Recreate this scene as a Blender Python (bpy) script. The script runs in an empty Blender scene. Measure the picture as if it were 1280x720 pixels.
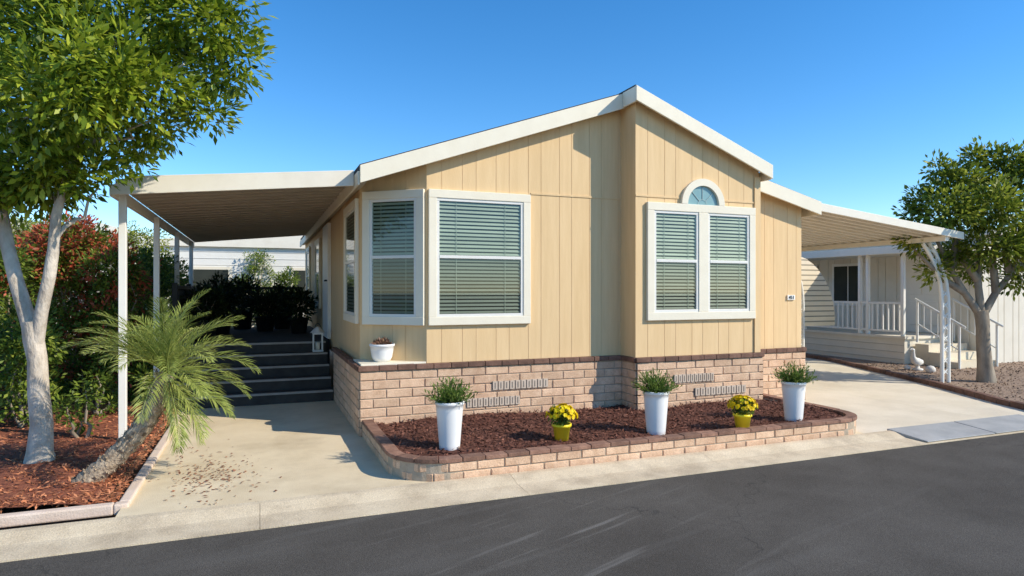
import bpy, math, random
import numpy as np
from mathutils import Vector, noise
random.seed(7); rs = np.random.RandomState(7)
S = bpy.context.scene; COL = S.collection
EYE = 1.6; YAW = math.radians(21.5); sn = math.sin(YAW); cs = math.cos(YAW)
Z = Vector((0, 0, 1))
def W(px, py, t):
    u = (px-640)/800; v = (363-py)/800
    return Vector((t*(sn+u*cs), t*(cs-u*sn), EYE+v*t))
def G(px, py, z=0): return W(px, py, (EYE-z)*800/(py-363))
def PY(px, py, Y):
    u = (px-640)/800; return W(px, py, Y/(cs-u*sn))

# ---------------------------------------------------------------- helpers
def rootof(o):
    while o.parent: o = o.parent
    return o
class MB:
    def __init__(s): s.v = []; s.f = []; s.m = []; s.t = []; s.s = []
    def add(s, vs, fs, m=0, t=1.0, sm=False):
        b = len(s.v); s.v += [tuple(p) for p in vs]
        for f in fs:
            s.f.append([b+i for i in f]); s.m.append(m); s.t.append(t); s.s.append(sm)
        return s
    def face(s, pts, m=0, t=1.0): return s.add(pts, [list(range(len(pts)))], m, t)
    def obox(s, O, U, V, N, u0, u1, v0, v1, n0, n1, m=0, t=1.0):
        O = Vector(O)
        P = [O+U*a+V*b+N*c for c in (n0, n1) for b in (v0, v1) for a in (u0, u1)]
        return s.add(P, [(0,2,3,1),(4,5,7,6),(0,1,5,4),(2,6,7,3),(0,4,6,2),(1,3,7,5)], m, t)
    def box(s, x0, x1, y0, y1, z0, z1, m=0, t=1.0):
        return s.obox((0,0,0), Vector((1,0,0)), Vector((0,1,0)), Z, x0, x1, y0, y1, z0, z1, m, t)
    def prism_y(s, poly, y0, y1, m=0, t=1.0):
        n = len(poly)
        vs = [(x, y0, z) for x, z in poly]+[(x, y1, z) for x, z in poly]
        fs = [list(range(n)), list(range(2*n-1, n-1, -1))]+[(i, n+i, n+(i+1) % n, (i+1) % n) for i in range(n)]
        return s.add(vs, fs, m, t)
    def prism_z(s, poly, z0, z1, m=0, t=1.0):
        n = len(poly)
        vs = [(x, y, z0) for x, y in poly]+[(x, y, z1) for x, y in poly]
        fs = [list(range(n-1, -1, -1)), list(range(n, 2*n))]+[(i, (i+1) % n, n+(i+1) % n, n+i) for i in range(n)]
        return s.add(vs, fs, m, t)
    def tube(s, pts, rad, seg=8, m=0, t=1.0):
        pts = [Vector(p) for p in pts]; n = len(pts)
        if not hasattr(rad, '__len__'): rad = [rad]*n
        vs = []; ref = None
        for i, p in enumerate(pts):
            d = (pts[min(i+1, n-1)]-pts[max(i-1, 0)]).normalized()
            if ref is None: ref = d.orthogonal().normalized()
            ref = (ref-d*ref.dot(d)).normalized(); w = d.cross(ref)
            for k in range(seg):
                a = 2*math.pi*k/seg
                vs.append(p+(ref*math.cos(a)+w*math.sin(a))*rad[i])
        fs = [(i*seg+k, i*seg+(k+1) % seg, (i+1)*seg+(k+1) % seg, (i+1)*seg+k) for i in range(n-1) for k in range(seg)]
        s.add(vs, fs, m, t, True)
        s.add(vs[:seg], [list(range(seg-1, -1, -1))], m, t); s.add(vs[-seg:], [list(range(seg))], m, t)
        return s
    def lathe(s, prof, c=(0,0,0), seg=28, m=0, t=1.0):
        vs = [(c[0]+r*math.cos(2*math.pi*k/seg), c[1]+r*math.sin(2*math.pi*k/seg), c[2]+z) for r, z in prof for k in range(seg)]
        fs = [(i*seg+k, i*seg+(k+1) % seg, (i+1)*seg+(k+1) % seg, (i+1)*seg+k) for i in range(len(prof)-1) for k in range(seg)]
        return s.add(vs, fs, m, t, True)
    def build(s, name, mats, parent=None, bev=0, label=None):
        off = Vector(rootof(parent).location) if parent else Vector((0, 0, 0))
        me = bpy.data.meshes.new(name)
        me.from_pydata([tuple(Vector(p)-off) for p in s.v], [], s.f)
        for mt in (mats if isinstance(mats, (list, tuple)) else [mats]): me.materials.append(mt)
        me.polygons.foreach_set('material_index', s.m)
        me.polygons.foreach_set('use_smooth', s.s)
        me.attributes.new('tint', 'FLOAT', 'FACE').data.foreach_set('value', s.t)
        me.update()
        o = bpy.data.objects.new(name, me); COL.objects.link(o); o.parent = parent
        if bev:
            b = o.modifiers.new('Bevel', 'BEVEL'); b.width = bev; b.segments = 2; b.limit_method = 'ANGLE'
        if label: o['label'] = label
        return o
def thing(name, label, cat, loc=(0,0,0), group=None):
    o = bpy.data.objects.new(name, None); COL.objects.link(o); o.location = loc; o.empty_display_size = .2
    o['label'] = label; o['category'] = cat
    if group: o['group'] = group
    return o
def tag(o, label, cat, group=None, kind=None):
    o['label'] = label; o['category'] = cat
    if group: o['group'] = group
    if kind: o['kind'] = kind
    return o
def struct(o, kind='structure'): o['kind'] = kind; return o
def dup(root, loc, rz, label, scale=1):
    r = root.copy(); COL.objects.link(r); r.location = loc; r.rotation_euler = (0, 0, rz); r['label'] = label; r.scale = (scale,)*3
    for ch in list(root.children):
        c = ch.copy(); COL.objects.link(c); c.parent = r
        for g in list(ch.children):
            d = g.copy(); COL.objects.link(d); d.parent = c
    return r

# ---------------------------------------------------------------- materials
def newmat(name):
    m = bpy.data.materials.new(name); m.use_nodes = True
    return m, m.node_tree.nodes, m.node_tree.links, m.node_tree.nodes['Principled BSDF']
def pm(name, c1, c2=None, scale=4, rough=.75, bump=0, bscale=60, tint=True, stretch=(1,1,1), spec=.3, fine=0, fscale=200, dirt=None, dscale=.7, damt=.5, bdist=.01):
    m, N, L, b = newmat(name)
    c2 = c2 or c1
    tc = N.new('ShaderNodeTexCoord'); mp = N.new('ShaderNodeMapping'); mp.inputs['Scale'].default_value = stretch
    L.new(tc.outputs['Object'], mp.inputs['Vector'])
    nz = N.new('ShaderNodeTexNoise'); nz.inputs['Scale'].default_value = scale; nz.inputs['Detail'].default_value = 8; nz.inputs['Roughness'].default_value = .6
    L.new(mp.outputs['Vector'], nz.inputs['Vector'])
    rp = N.new('ShaderNodeValToRGB'); rp.color_ramp.elements[0].position = .33; rp.color_ramp.elements[1].position = .67
    rp.color_ramp.elements[0].color = (*c1, 1); rp.color_ramp.elements[1].color = (*c2, 1)
    L.new(nz.outputs['Fac'], rp.inputs['Fac']); out = rp.outputs['Color']
    def mixc(kind, fac, a, bb):
        x = N.new('ShaderNodeMix'); x.data_type = 'RGBA'; x.blend_type = kind
        if isinstance(fac, float): x.inputs[0].default_value = fac
        else: L.new(fac, x.inputs[0])
        for k, q in ((6, a), (7, bb)):
            if isinstance(q, tuple): x.inputs[k].default_value = (*q, 1)
            else: L.new(q, x.inputs[k])
        return x.outputs[2]
    if dirt:
        n2 = N.new('ShaderNodeTexNoise'); n2.inputs['Scale'].default_value = dscale; n2.inputs['Detail'].default_value = 7; n2.inputs['Roughness'].default_value = .65
        L.new(mp.outputs['Vector'], n2.inputs['Vector'])
        r2 = N.new('ShaderNodeMapRange'); r2.inputs[1].default_value = .48; r2.inputs[2].default_value = .72; r2.inputs[3].default_value = 0; r2.inputs[4].default_value = damt
        L.new(n2.outputs['Fac'], r2.inputs[0]); out = mixc('MIX', r2.outputs[0], out, dirt)
    if fine:
        n3 = N.new('ShaderNodeTexNoise'); n3.inputs['Scale'].default_value = fscale; n3.inputs['Detail'].default_value = 2
        L.new(tc.outputs['Object'], n3.inputs['Vector'])
        r3 = N.new('ShaderNodeMapRange'); r3.inputs[1].default_value = .3; r3.inputs[2].default_value = .7; r3.inputs[3].default_value = 1-fine; r3.inputs[4].default_value = 1+fine
        L.new(n3.outputs['Fac'], r3.inputs[0])
        cb = N.new('ShaderNodeCombineColor')
        for k in range(3): L.new(r3.outputs[0], cb.inputs[k])
        out = mixc('MULTIPLY', 1.0, out, cb.outputs[0])
    if tint:
        at = N.new('ShaderNodeAttribute'); at.attribute_name = 'tint'
        cb2 = N.new('ShaderNodeCombineColor')
        for k in range(3): L.new(at.outputs['Fac'], cb2.inputs[k])
        out = mixc('MULTIPLY', 1.0, out, cb2.outputs[0])
    L.new(out, b.inputs['Base Color']); b.inputs['Roughness'].default_value = rough
    b.inputs['Specular IOR Level'].default_value = spec
    if bump:
        n4 = N.new('ShaderNodeTexNoise'); n4.inputs['Scale'].default_value = bscale; n4.inputs['Detail'].default_value = 5
        L.new(mp.outputs['Vector'], n4.inputs['Vector'])
        bp = N.new('ShaderNodeBump'); bp.inputs['Strength'].default_value = bump; bp.inputs['Distance'].default_value = bdist
        L.new(n4.outputs['Fac'], bp.inputs['Height']); L.new(bp.outputs['Normal'], b.inputs['Normal'])
    return m
def leafmat(name, dark, mid, light, trans=.35, rough=.5):
    m, N, L, b = newmat(name)
    at = N.new('ShaderNodeAttribute'); at.attribute_name = 'tint'
    rp = N.new('ShaderNodeValToRGB'); e = rp.color_ramp.elements
    e[0].color = (*dark, 1); e[1].color = (*light, 1); x = e.new(.5); x.color = (*mid, 1)
    L.new(at.outputs['Fac'], rp.inputs['Fac']); L.new(rp.outputs['Color'], b.inputs['Base Color'])
    b.inputs['Roughness'].default_value = rough; b.inputs['Specular IOR Level'].default_value = .3
    tr = N.new('ShaderNodeBsdfTranslucent'); L.new(rp.outputs['Color'], tr.inputs['Color'])
    mx = N.new('ShaderNodeMixShader'); mx.inputs[0].default_value = trans
    L.new(b.outputs[0], mx.inputs[1]); L.new(tr.outputs[0], mx.inputs[2]); L.new(mx.outputs[0], N['Material Output'].inputs['Surface'])
    return m
def glassmat(name, tintc=(.88,.93,.87)):
    m, N, L, b = newmat(name)
    t = N.new('ShaderNodeBsdfTransparent'); t.inputs[0].default_value = (*tintc, 1)
    g = N.new('ShaderNodeBsdfGlossy'); g.inputs['Roughness'].default_value = .03
    lw = N.new('ShaderNodeLayerWeight'); lw.inputs[0].default_value = .5
    pw = N.new('ShaderNodeMath'); pw.operation = 'POWER'; L.new(lw.outputs['Facing'], pw.inputs[0]); pw.inputs[1].default_value = 4.0
    ma = N.new('ShaderNodeMath'); ma.operation = 'MULTIPLY_ADD'; L.new(pw.outputs[0], ma.inputs[0]); ma.inputs[1].default_value = .85; ma.inputs[2].default_value = .06
    mx = N.new('ShaderNodeMixShader'); L.new(ma.outputs[0], mx.inputs[0]); L.new(t.outputs[0], mx.inputs[1]); L.new(g.outputs[0], mx.inputs[2])
    L.new(mx.outputs[0], N['Material Output'].inputs['Surface'])
    return m
M = {}
M['tan'] = pm('tan_siding', (.75,.52,.275), (.81,.575,.315), 3, .7, .3, 30, stretch=(6,6,.5), dirt=(.69,.47,.237), dscale=.9, damt=.5, bdist=.005)
M['cream'] = pm('cream_trim_paint', (.82,.74,.585), (.86,.785,.63), 5, .5, .1, 40)
M['white'] = pm('white_paint', (.80,.775,.71), (.84,.815,.755), 5, .45)
M['vinyl'] = pm('white_vinyl', (.76,.735,.68), (.80,.775,.72), 5, .35)
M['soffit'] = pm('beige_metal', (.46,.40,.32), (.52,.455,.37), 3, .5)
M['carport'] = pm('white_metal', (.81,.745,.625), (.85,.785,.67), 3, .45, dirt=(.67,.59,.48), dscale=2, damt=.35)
M['brick'] = pm('tan_brick', (.60,.385,.245), (.78,.54,.365), 9, .85, .6, 70, fine=.14, fscale=120, dirt=(.52,.30,.19), dscale=3, damt=.5)
M['mortar'] = pm('mortar', (.36,.29,.215), (.45,.37,.28), 20, .95, .4, 90)
M['cap'] = pm('brown_brick', (.13,.070,.050), (.22,.120,.084), 10, .8, .5, 70, fine=.2)
M['cap2'] = pm('red_brown_brick', (.165,.086,.060), (.28,.155,.106), 10, .8, .5, 70, fine=.2)
M['shingle'] = pm('dark_shingle', (.04,.038,.035), (.08,.075,.07), 25, .9, .5, 60)
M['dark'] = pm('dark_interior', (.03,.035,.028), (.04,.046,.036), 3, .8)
M['blind'] = pm('grey_blind', (.35,.385,.32), (.40,.435,.365), 3, .5)
M['glass'] = glassmat('window_glass')
M['archglass'] = pm('arch_glass', (.22,.36,.36), (.29,.44,.44), 2, .15, spec=.6)
M['muntin'] = pm('dull_muntin', (.36,.46,.46), (.40,.50,.50), 2, .5)
M['conc'] = pm('driveway_concrete', (.69,.555,.365), (.79,.655,.45), 1.6, .85, .35, 120, fine=.1, fscale=160, dirt=(.47,.36,.22), dscale=1.1, damt=.65)
M['conc2'] = pm('pale_concrete', (.72,.625,.465), (.81,.715,.56), 1.4, .85, .3, 120, fine=.1, fscale=160, dirt=(.54,.46,.345), dscale=.8, damt=.6)
M['gutter'] = pm('gutter_concrete', (.62,.495,.335), (.74,.61,.43), 3, .9, .5, 90, fine=.18, fscale=120, dirt=(.39,.305,.21), dscale=2, damt=.8)
M['pink'] = pm('pale_edging_concrete', (.66,.51,.40), (.76,.61,.50), 5, .85, .4, 80, fine=.12)
M['mulchbase'] = pm('mulch_soil', (.075,.03,.02), (.16,.06,.04), 30, 1, 1, 60)
M['mulchbase2'] = pm('red_mulch_soil', (.18,.06,.035), (.32,.11,.06), 30, 1, 1, 60)
M['mulch'] = pm('mulch_chip', (.155,.062,.042), (.31,.13,.085), 8, .85)
M['mulch2'] = pm('red_mulch_chip', (.60,.20,.085), (.80,.34,.17), 8, .85)
M['gravel'] = pm('gravel', (.25,.165,.115), (.41,.30,.22), 30, .95, 1, 50, fine=.3, fscale=60)
M['soil'] = pm('dry_soil', (.24,.19,.13), (.34,.28,.20), .8, .95, .5, 30, fine=.15, fscale=60)
M['bark'] = pm('pale_bark', (.42,.355,.28), (.69,.605,.51), 7, .9, .9, 30, stretch=(1,1,.45), dirt=(.25,.19,.145), dscale=5, damt=.8, bdist=.02)
M['bark2'] = pm('grey_bark', (.20,.16,.12), (.36,.30,.23), 8, .95, .8, 30, stretch=(1,1,.35))
M['palmbark'] = pm('palm_bark', (.26,.19,.13), (.50,.40,.29), 18, .95, 1, 40, bdist=.02)
M['leafA'] = leafmat('tree_leaf', (.04,.085,.010), (.22,.30,.022), (.56,.60,.065), .42, .38)
M['leafR'] = leafmat('right_tree_leaf', (.04,.07,.01), (.19,.25,.028), (.46,.47,.07), .4, .45)
M['hedge'] = leafmat('hedge_leaf', (.03,.06,.012), (.13,.20,.025), (.36,.42,.06))
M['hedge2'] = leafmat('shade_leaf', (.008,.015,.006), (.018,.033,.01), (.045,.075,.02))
M['redleaf'] = leafmat('red_leaf', (.12,.08,.02), (.36,.10,.045), (.68,.13,.07))
M['yelleaf'] = leafmat('yellow_leaf', (.07,.12,.015), (.24,.29,.03), (.50,.46,.05))
M['palmleaf'] = leafmat('palm_leaf', (.11,.15,.03), (.29,.345,.075), (.55,.565,.18), .35, .4)
M['herb'] = leafmat('herb_leaf', (.03,.065,.012), (.10,.17,.03), (.28,.36,.07))
M['flower'] = leafmat('yellow_petal', (.80,.52,.005), (.92,.70,.008), (.92,.80,.02), .25)
M['succ'] = leafmat('succulent_leaf', (.08,.05,.03), (.22,.11,.07), (.34,.22,.12), .1)
M['dryleaf'] = leafmat('dry_leaf', (.18,.07,.04), (.30,.12,.07), (.42,.20,.11), .1)
M['yelpot'] = pm('yellow_pot', (.95,.73,.03), (.95,.77,.04), 5, .35)
M['potwhite'] = pm('white_ceramic', (.82,.81,.79), (.86,.85,.83), 5, .25, spec=.5)
M['step'] = pm('dark_step', (.044,.039,.035), (.068,.061,.054), 6, .85, .3, 80)
M['nose'] = pm('step_nosing', (.32,.28,.24), (.40,.36,.31), 6, .7)
M['metal'] = pm('dark_metal', (.02,.02,.02), (.035,.035,.035), 6, .5)
M['plate'] = pm('grey_plate', (.33,.33,.32), (.43,.42,.40), 3, .7, .2, 60, fine=.1, dirt=(.26,.25,.24), dscale=2, damt=.5)
M['vent'] = pm('pale_vent_metal', (.56,.44,.34), (.64,.52,.41), 5, .6)
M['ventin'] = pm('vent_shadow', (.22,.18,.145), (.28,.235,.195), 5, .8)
M['nsiding'] = pm('neighbor_siding', (.72,.66,.55), (.78,.72,.61), 3, .6)
M['stripe'] = pm('cream_slat', (.78,.66,.47), (.84,.72,.54), 3, .6)
M['statue'] = pm('stone_statue', (.66,.62,.56), (.79,.75,.70), 8, .8, .3, 40)
def asphalt():
    m = pm('asphalt', (.076,.067,.057), (.106,.095,.082), 1.1, .9, .55, 140, fine=.4, fscale=150, dirt=(.135,.122,.106), dscale=.5, damt=.5, bdist=.008, spec=.1)
    N = m.node_tree.nodes; L = m.node_tree.links; b = N['Principled BSDF']
    src = b.inputs['Base Color'].links[0].from_socket
    tc = N.new('ShaderNodeTexCoord')
    dist = N.new('ShaderNodeVectorMath'); dist.operation = 'DISTANCE'; dist.inputs[1].default_value = (1.9, 3.85, -.035); L.new(tc.outputs['Object'], dist.inputs[0])
    msk = N.new('ShaderNodeMapRange'); msk.inputs[1].default_value = .4; msk.inputs[2].default_value = 1.6; msk.inputs[3].default_value = 1; msk.inputs[4].default_value = .08; L.new(dist.outputs['Value'], msk.inputs[0])
    for rot, sc, lo, hi, amt, col in ((21,(1.5,.10,1),.59,.72,.45,.26),(8,(3.5,.5,1),.56,.75,.35,.15),(14,(5,.22,1),.60,.72,.22,.17)):
        mp = N.new('ShaderNodeMapping'); mp.vector_type = 'TEXTURE'; mp.inputs['Scale'].default_value = sc; mp.inputs['Rotation'].default_value = (0, 0, math.radians(rot))
        L.new(tc.outputs['Object'], mp.inputs['Vector'])
        n = N.new('ShaderNodeTexNoise'); n.inputs['Scale'].default_value = 1.1; n.inputs['Detail'].default_value = 3
        L.new(mp.outputs[0], n.inputs['Vector'])
        r = N.new('ShaderNodeMapRange'); r.inputs[1].default_value = lo; r.inputs[2].default_value = hi; r.inputs[3].default_value = 0; r.inputs[4].default_value = amt
        L.new(n.outputs['Fac'], r.inputs[0]); fac = r.outputs[0]
        if sc[1] < .2:
            mm = N.new('ShaderNodeMath'); mm.operation = 'MULTIPLY'; L.new(fac, mm.inputs[0]); L.new(msk.outputs[0], mm.inputs[1]); fac = mm.outputs[0]
        x = N.new('ShaderNodeMix'); x.data_type = 'RGBA'; L.new(fac, x.inputs[0]); L.new(src, x.inputs[6]); x.inputs[7].default_value = (col,col*.93,col*.84,1)
        src = x.outputs[2]
    vo = N.new('ShaderNodeTexVoronoi'); vo.feature = 'DISTANCE_TO_EDGE'; vo.inputs['Scale'].default_value = .33
    nn = N.new('ShaderNodeTexNoise'); nn.inputs['Scale'].default_value = 2.5; nn.inputs['Detail'].default_value = 5
    L.new(tc.outputs['Object'], nn.inputs['Vector'])
    va = N.new('ShaderNodeVectorMath'); va.operation = 'MULTIPLY_ADD'; L.new(nn.outputs['Color'], va.inputs[0]); va.inputs[1].default_value = (.8,.8,.8); L.new(tc.outputs['Object'], va.inputs[2])
    L.new(va.outputs[0], vo.inputs['Vector'])
    r = N.new('ShaderNodeMapRange'); r.inputs[1].default_value = .0; r.inputs[2].default_value = .0035; r.inputs[3].default_value = .5; r.inputs[4].default_value = 0
    L.new(vo.outputs['Distance'], r.inputs[0])
    x = N.new('ShaderNodeMix'); x.data_type = 'RGBA'; L.new(r.outputs[0], x.inputs[0]); L.new(src, x.inputs[6]); x.inputs[7].default_value = (.03,.03,.03,1)
    L.new(x.outputs[2], b.inputs['Base Color'])
    return m
M['asphalt'] = asphalt()

# ---------------------------------------------------------------- foliage
def leaf_object(name, C, D, Nn, Ln, Wd, tint, mat, parent=None, fold=.15):
    C = np.asarray(C, float); n = len(C)
    off = np.array(rootof(parent).location) if parent else np.zeros(3)
    D = D/np.linalg.norm(D, axis=1, keepdims=True).clip(1e-6)
    Sd = np.cross(D, Nn); Sd /= np.linalg.norm(Sd, axis=1, keepdims=True).clip(1e-6)
    N2 = np.cross(Sd, D)
    Ln = np.broadcast_to(np.asarray(Ln, float), (n,))[:, None]; Wd = np.broadcast_to(np.asarray(Wd, float), (n,))[:, None]
    P = np.empty((n, 4, 3)); C = C-off
    P[:, 0] = C; P[:, 2] = C+D*Ln
    P[:, 1] = C+D*Ln*.5+Sd*Wd*.5+N2*Wd*fold; P[:, 3] = C+D*Ln*.5-Sd*Wd*.5+N2*Wd*fold
    me = bpy.data.meshes.new(name)
    me.vertices.add(4*n); me.vertices.foreach_set('co', P.ravel())
    me.loops.add(4*n); me.loops.foreach_set('vertex_index', np.arange(4*n, dtype=np.int32))
    me.polygons.add(n); me.polygons.foreach_set('loop_start', np.arange(0, 4*n, 4, dtype=np.int32))
    me.update(calc_edges=True); me.validate()
    me.materials.append(mat)
    me.attributes.new('tint', 'FLOAT', 'FACE').data.foreach_set('value', np.clip(tint, 0, 1).astype(np.float32))
    o = bpy.data.objects.new(name, me); COL.objects.link(o); o.parent = parent
    return o
def foliage(blobs, per, spread, cl_bias=2.4):
    Cs, Ds, Ns, Ts = [], [], [], []
    for c, r, k in blobs:
        d = rs.normal(size=(k, 3)); d /= np.linalg.norm(d, axis=1, keepdims=True)
        rad = rs.rand(k, 1)**(1/cl_bias)
        cc = np.array(c)+d*rad*np.array(r)
        ct = rs.normal(.5, .16, size=k)
        for i in range(k):
            ld = rs.normal(size=(per, 3)); ld /= np.linalg.norm(ld, axis=1, keepdims=True)
            pos = cc[i]+ld*(rs.rand(per, 1)**.5)*spread
            Cs.append(pos); Ds.append(ld+d[i]*.7+rs.normal(0, .35, size=(per, 3)))
            Ns.append(np.array([.35, -.35, 1])+rs.normal(0, .55, size=(per, 3)))
            Ts.append(ct[i]+rs.normal(0, .17, size=per))
    return np.vstack(Cs), np.vstack(Ds), np.vstack(Ns), np.concatenate(Ts)
def bend(a, b, n=5, amt=.05):
    a = Vector(a); b = Vector(b); L = (b-a).length
    return [a.lerp(b, i/n)+(Vector(rs.normal(0, amt*L, 3)) if 0 < i < n else Vector((0,0,0))) for i in range(n+1)]
def taper(r0, r1, n): return [r0+(r1-r0)*i/(n-1) for i in range(n)]

# ---------------------------------------------------------------- ground, road, paving
struct(MB().face([(-300,-300,-.09),(300,-300,-.09),(300,300,-.09),(-300,300,-.09)]).build('ground', M['soil']))
struct(MB().face([(-60,-3.2,-.035),(60,-3.2,-.035),(60,4.72,-.035),(-60,4.72,-.035)]).build('road', M['asphalt']))
g = MB()
xs = np.linspace(-30, 40, 36)
for a, b in zip(xs[:-1], xs[1:]):
    prof = [(4.70,-.08),(4.70,-.026),(4.95,-.018),(5.10,.018),(5.16,.020),(5.16,-.08)]
    n = len(prof); e = .0015
    vs = [(a+e, y, z) for y, z in prof]+[(b-e, y, z) for y, z in prof]
    g.add(vs, [(i, i+1, n+i+1, n+i) for i in range(n-1)]+[list(range(n)), list(range(2*n-1, n-1, -1))], 0, random.uniform(.95, 1.04))
struct(g.build('gutter', M['gutter']))
d = MB(); d.prism_z([(-.95,5.16),(6.3,5.16),(6.3,7.0),(1.2,7.0),(1.2,10.2),(-1.6,10.2),(-1.6,9.3),(-.95,9.3)], -.07, .0)
struct(d.build('driveway', M['conc']))
d = MB()
for x0, x1, y0, y1 in ((6.304,8.45,5.16,8.6),(8.454,12.5,5.16,8.6),(6.304,8.45,8.604,15),(8.454,12.5,8.604,15)): d.box(x0, x1, y0, y1, -.07, -.002, 0, random.uniform(.96, 1.03))
struct(d.build('carport_driveway', M['conc2']))

def gridmesh(name, x0, x1, y0, y1, st, zf, inside, mat):
    nx = int((x1-x0)/st)+1; ny = int((y1-y0)/st)+1
    vs = [(x0+i*st, y0+j*st, zf(x0+i*st, y0+j*st)) for j in range(ny) for i in range(nx)]
    fs = [(j*nx+i, j*nx+i+1, (j+1)*nx+i+1, (j+1)*nx+i) for j in range(ny-1) for i in range(nx-1) if inside(x0+(i+.5)*st, y0+(j+.5)*st)]
    return MB().add(vs, fs, 0, 1, True).build(name, mat)
def chips(name, pts, zf, mat, L=(.025,.07), Wd=(.008,.02), up=.01):
    n = len(pts); P = np.array([(x, y, zf(x, y)+random.uniform(0, up)) for x, y in pts])
    D = rs.normal(size=(n, 3)); D[:, 2] *= .3
    Nn = np.array([0, 0, 1.])+rs.normal(0, .45, size=(n, 3))
    return leaf_object(name, P, D, Nn, rs.uniform(*L, n), rs.uniform(*Wd, n), rs.uniform(.35, 1, n)*1.0, mat, fold=.05)
zl_ = lambda x, y: .02+.04*noise.noise((x*1.3, y*1.3, 0))+.02*noise.noise((x*9, y*9, 3))+min(.05, max(0, (-1.0-x))*.12)
struct(gridmesh('mulch_soil', -9, -1.0, 5.52, 13, .09, zl_, lambda x, y: True, M['mulchbase2']), 'structure')
pts = [(-1.02-8*random.random()**1.9, 5.54+6*random.random()**1.5) for _ in range(20000)]
tag(chips('bark_mulch', pts, zl_, M['mulch2']), 'red bark mulch covering the bed under the left tree', 'mulch', None, 'stuff')
e = MB(); x = -12.6
while x < -.96:
    e.box(x, min(x+2.9, -.90)-.002, 5.43, 5.51, -.05, .030, 0, random.uniform(.97, 1.03)); x += 2.9
y = 5.512
while y < 9.2:
    e.box(-.98, -.90, y, min(y+2.9, 9.25)-.002, -.05, .030, 0, random.uniform(.97, 1.03)); y += 2.9
struct(e.build('bed_edging', M['pink'], bev=.012))
n = 300
P = np.array([G(np.clip(rs.normal(262, 30), 190, 400), np.clip(rs.normal(594, 15), 550, 650)) for _ in range(n)]); P[:, 2] = .006
D = rs.normal(size=(n, 3)); D[:, 2] *= .15
tag(leaf_object('fallen_leaves', P, D, np.array([0,0,1.])+rs.normal(0,.25,(n,3)), rs.uniform(.018,.05,n), rs.uniform(.01,.024,n), rs.rand(n), M['dryleaf']), 'dry reddish leaves and bark bits scattered on the driveway', 'leaves', None, 'stuff')

edge = [(9.45,5.2),(9.75,5.9),(10.45,7.25),(11.2,8.9),(12.0,10.75),(12.4,13)]
struct(MB().prism_z(edge+[(40,13),(40,5.2)], -.06, .03).build('gravel_bed', M['gravel']))
e = MB()
for (xa, ya), (xb, yb) in zip(edge[:-1], edge[1:]):
    U = Vector((xb-xa, yb-ya, 0)); L = U.length; U.normalize(); k = int(L/.22)
    for i in range(k):
        e.obox((xa, ya, 0), U, Z, U.cross(Z), i*L/k+.006, (i+1)*L/k-.006, -.03, .075+random.uniform(-.006,.006), -.05, .05, 0, random.uniform(.7,1.2))
struct(e.build('brick_edging', M['cap'], bev=.006))
pts = []
while len(pts) < 5000:
    x = random.uniform(9.6, 16); y = random.uniform(5.3, 10)
    xe = np.interp(y, [q[1] for q in edge], [q[0] for q in edge])
    if x > xe+.06: pts.append((x, y))
tag(chips('loose_gravel', pts, lambda x, y: .032, M['gravel'], (.02,.05), (.015,.04), .012), 'brown gravel spread around the right tree', 'gravel', None, 'stuff')
for i, (a, b) in enumerate(((6.62,7.72),(7.74,8.95))):
    o = MB().prism_z([(a,4.72),(b,4.72),(b,5.2),(a,5.2)], -.02, .032).build('gutter_plate', M['plate'], bev=.006)
    for v in o.data.vertices:
        if v.co.z > 0 and v.co.y < 4.9: v.co.z = -.008
    tag(o, ['grey ramp plate over the gutter, nearer the brick planter', 'grey ramp plate over the gutter, at the right edge of the picture'][i], 'ramp plate')

# ---------------------------------------------------------------- the home
H = thing('mobile_home', 'tan mobile home with low gable roof, corner bay window and brick skirt', 'house', (4.2, 7.2, 0))
XB = 4.32
zl = lambda x: 2.96+.348*(x-1.0)
YA = 6.98; YF = 6.66      # fascia planes of the recessed and projecting gables
def siding(mb, O, U, L, z0, zt, sp=.25, gw=.006, gd=.0035):
    O = Vector((O[0], O[1], 0)); U = Vector((U[0], U[1], 0)).normalized(); N = U.cross(Z)
    cuts = [0.0]; u = sp*.7; k = 0
    while u < L-.03: cuts.append(u); u += sp*(.67 if k % 2 else 1.0); k += 1
    cuts.append(L)
    for i in range(len(cuts)-1):
        a = cuts[i]+(gw/2 if i else 0); b = cuts[i+1]-(gw/2 if i < len(cuts)-2 else 0); t = random.uniform(.985, 1.015)
        mb.face([O+U*a+Z*z0, O+U*b+Z*z0, O+U*b+Z*zt(b), O+U*a+Z*zt(a)], 0, t)
        if i < len(cuts)-2:
            c = b+gw; K = -N*gd
            mb.face([O+U*b+Z*z0+K, O+U*c+Z*z0+K, O+U*c+Z*zt(c)+K, O+U*b+Z*zt(b)+K], 0, .97)
            mb.face([O+U*b+Z*z0, O+U*b+Z*z0+K, O+U*b+Z*zt(b)+K, O+U*b+Z*zt(b)], 0, .98)
            mb.face([O+U*c+Z*z0+K, O+U*c+Z*z0, O+U*c+Z*zt(c), O+U*c+Z*zt(c)+K], 0, .98)
def flashing(mb, O, U, L, z=2.765):
    U = Vector((U[0], U[1], 0)).normalized()
    mb.obox((O[0], O[1], 0), U, Z, U.cross(Z), 0, L, z, z+.022, .0005, .009, 0, .98)
CH = Vector((.67, -.54, 0)); CHL = CH.length
w = MB()
siding(w, (1.77,7.15), (1,0), XB-1.77, .77, lambda u: zl(1.77+u)-.05); flashing(w, (3.06,7.15), (1,0), XB-3.07)
w.build('wall', M['tan'], H)
w = MB(); siding(w, (1.10,7.69), CH, CHL, .77, lambda u: 2.88+.2*u)
siding(w, (1.10,17.5), (0,-1), 9.81, .6, lambda u: 2.88); w.build('wall', M['tan'], H)
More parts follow.
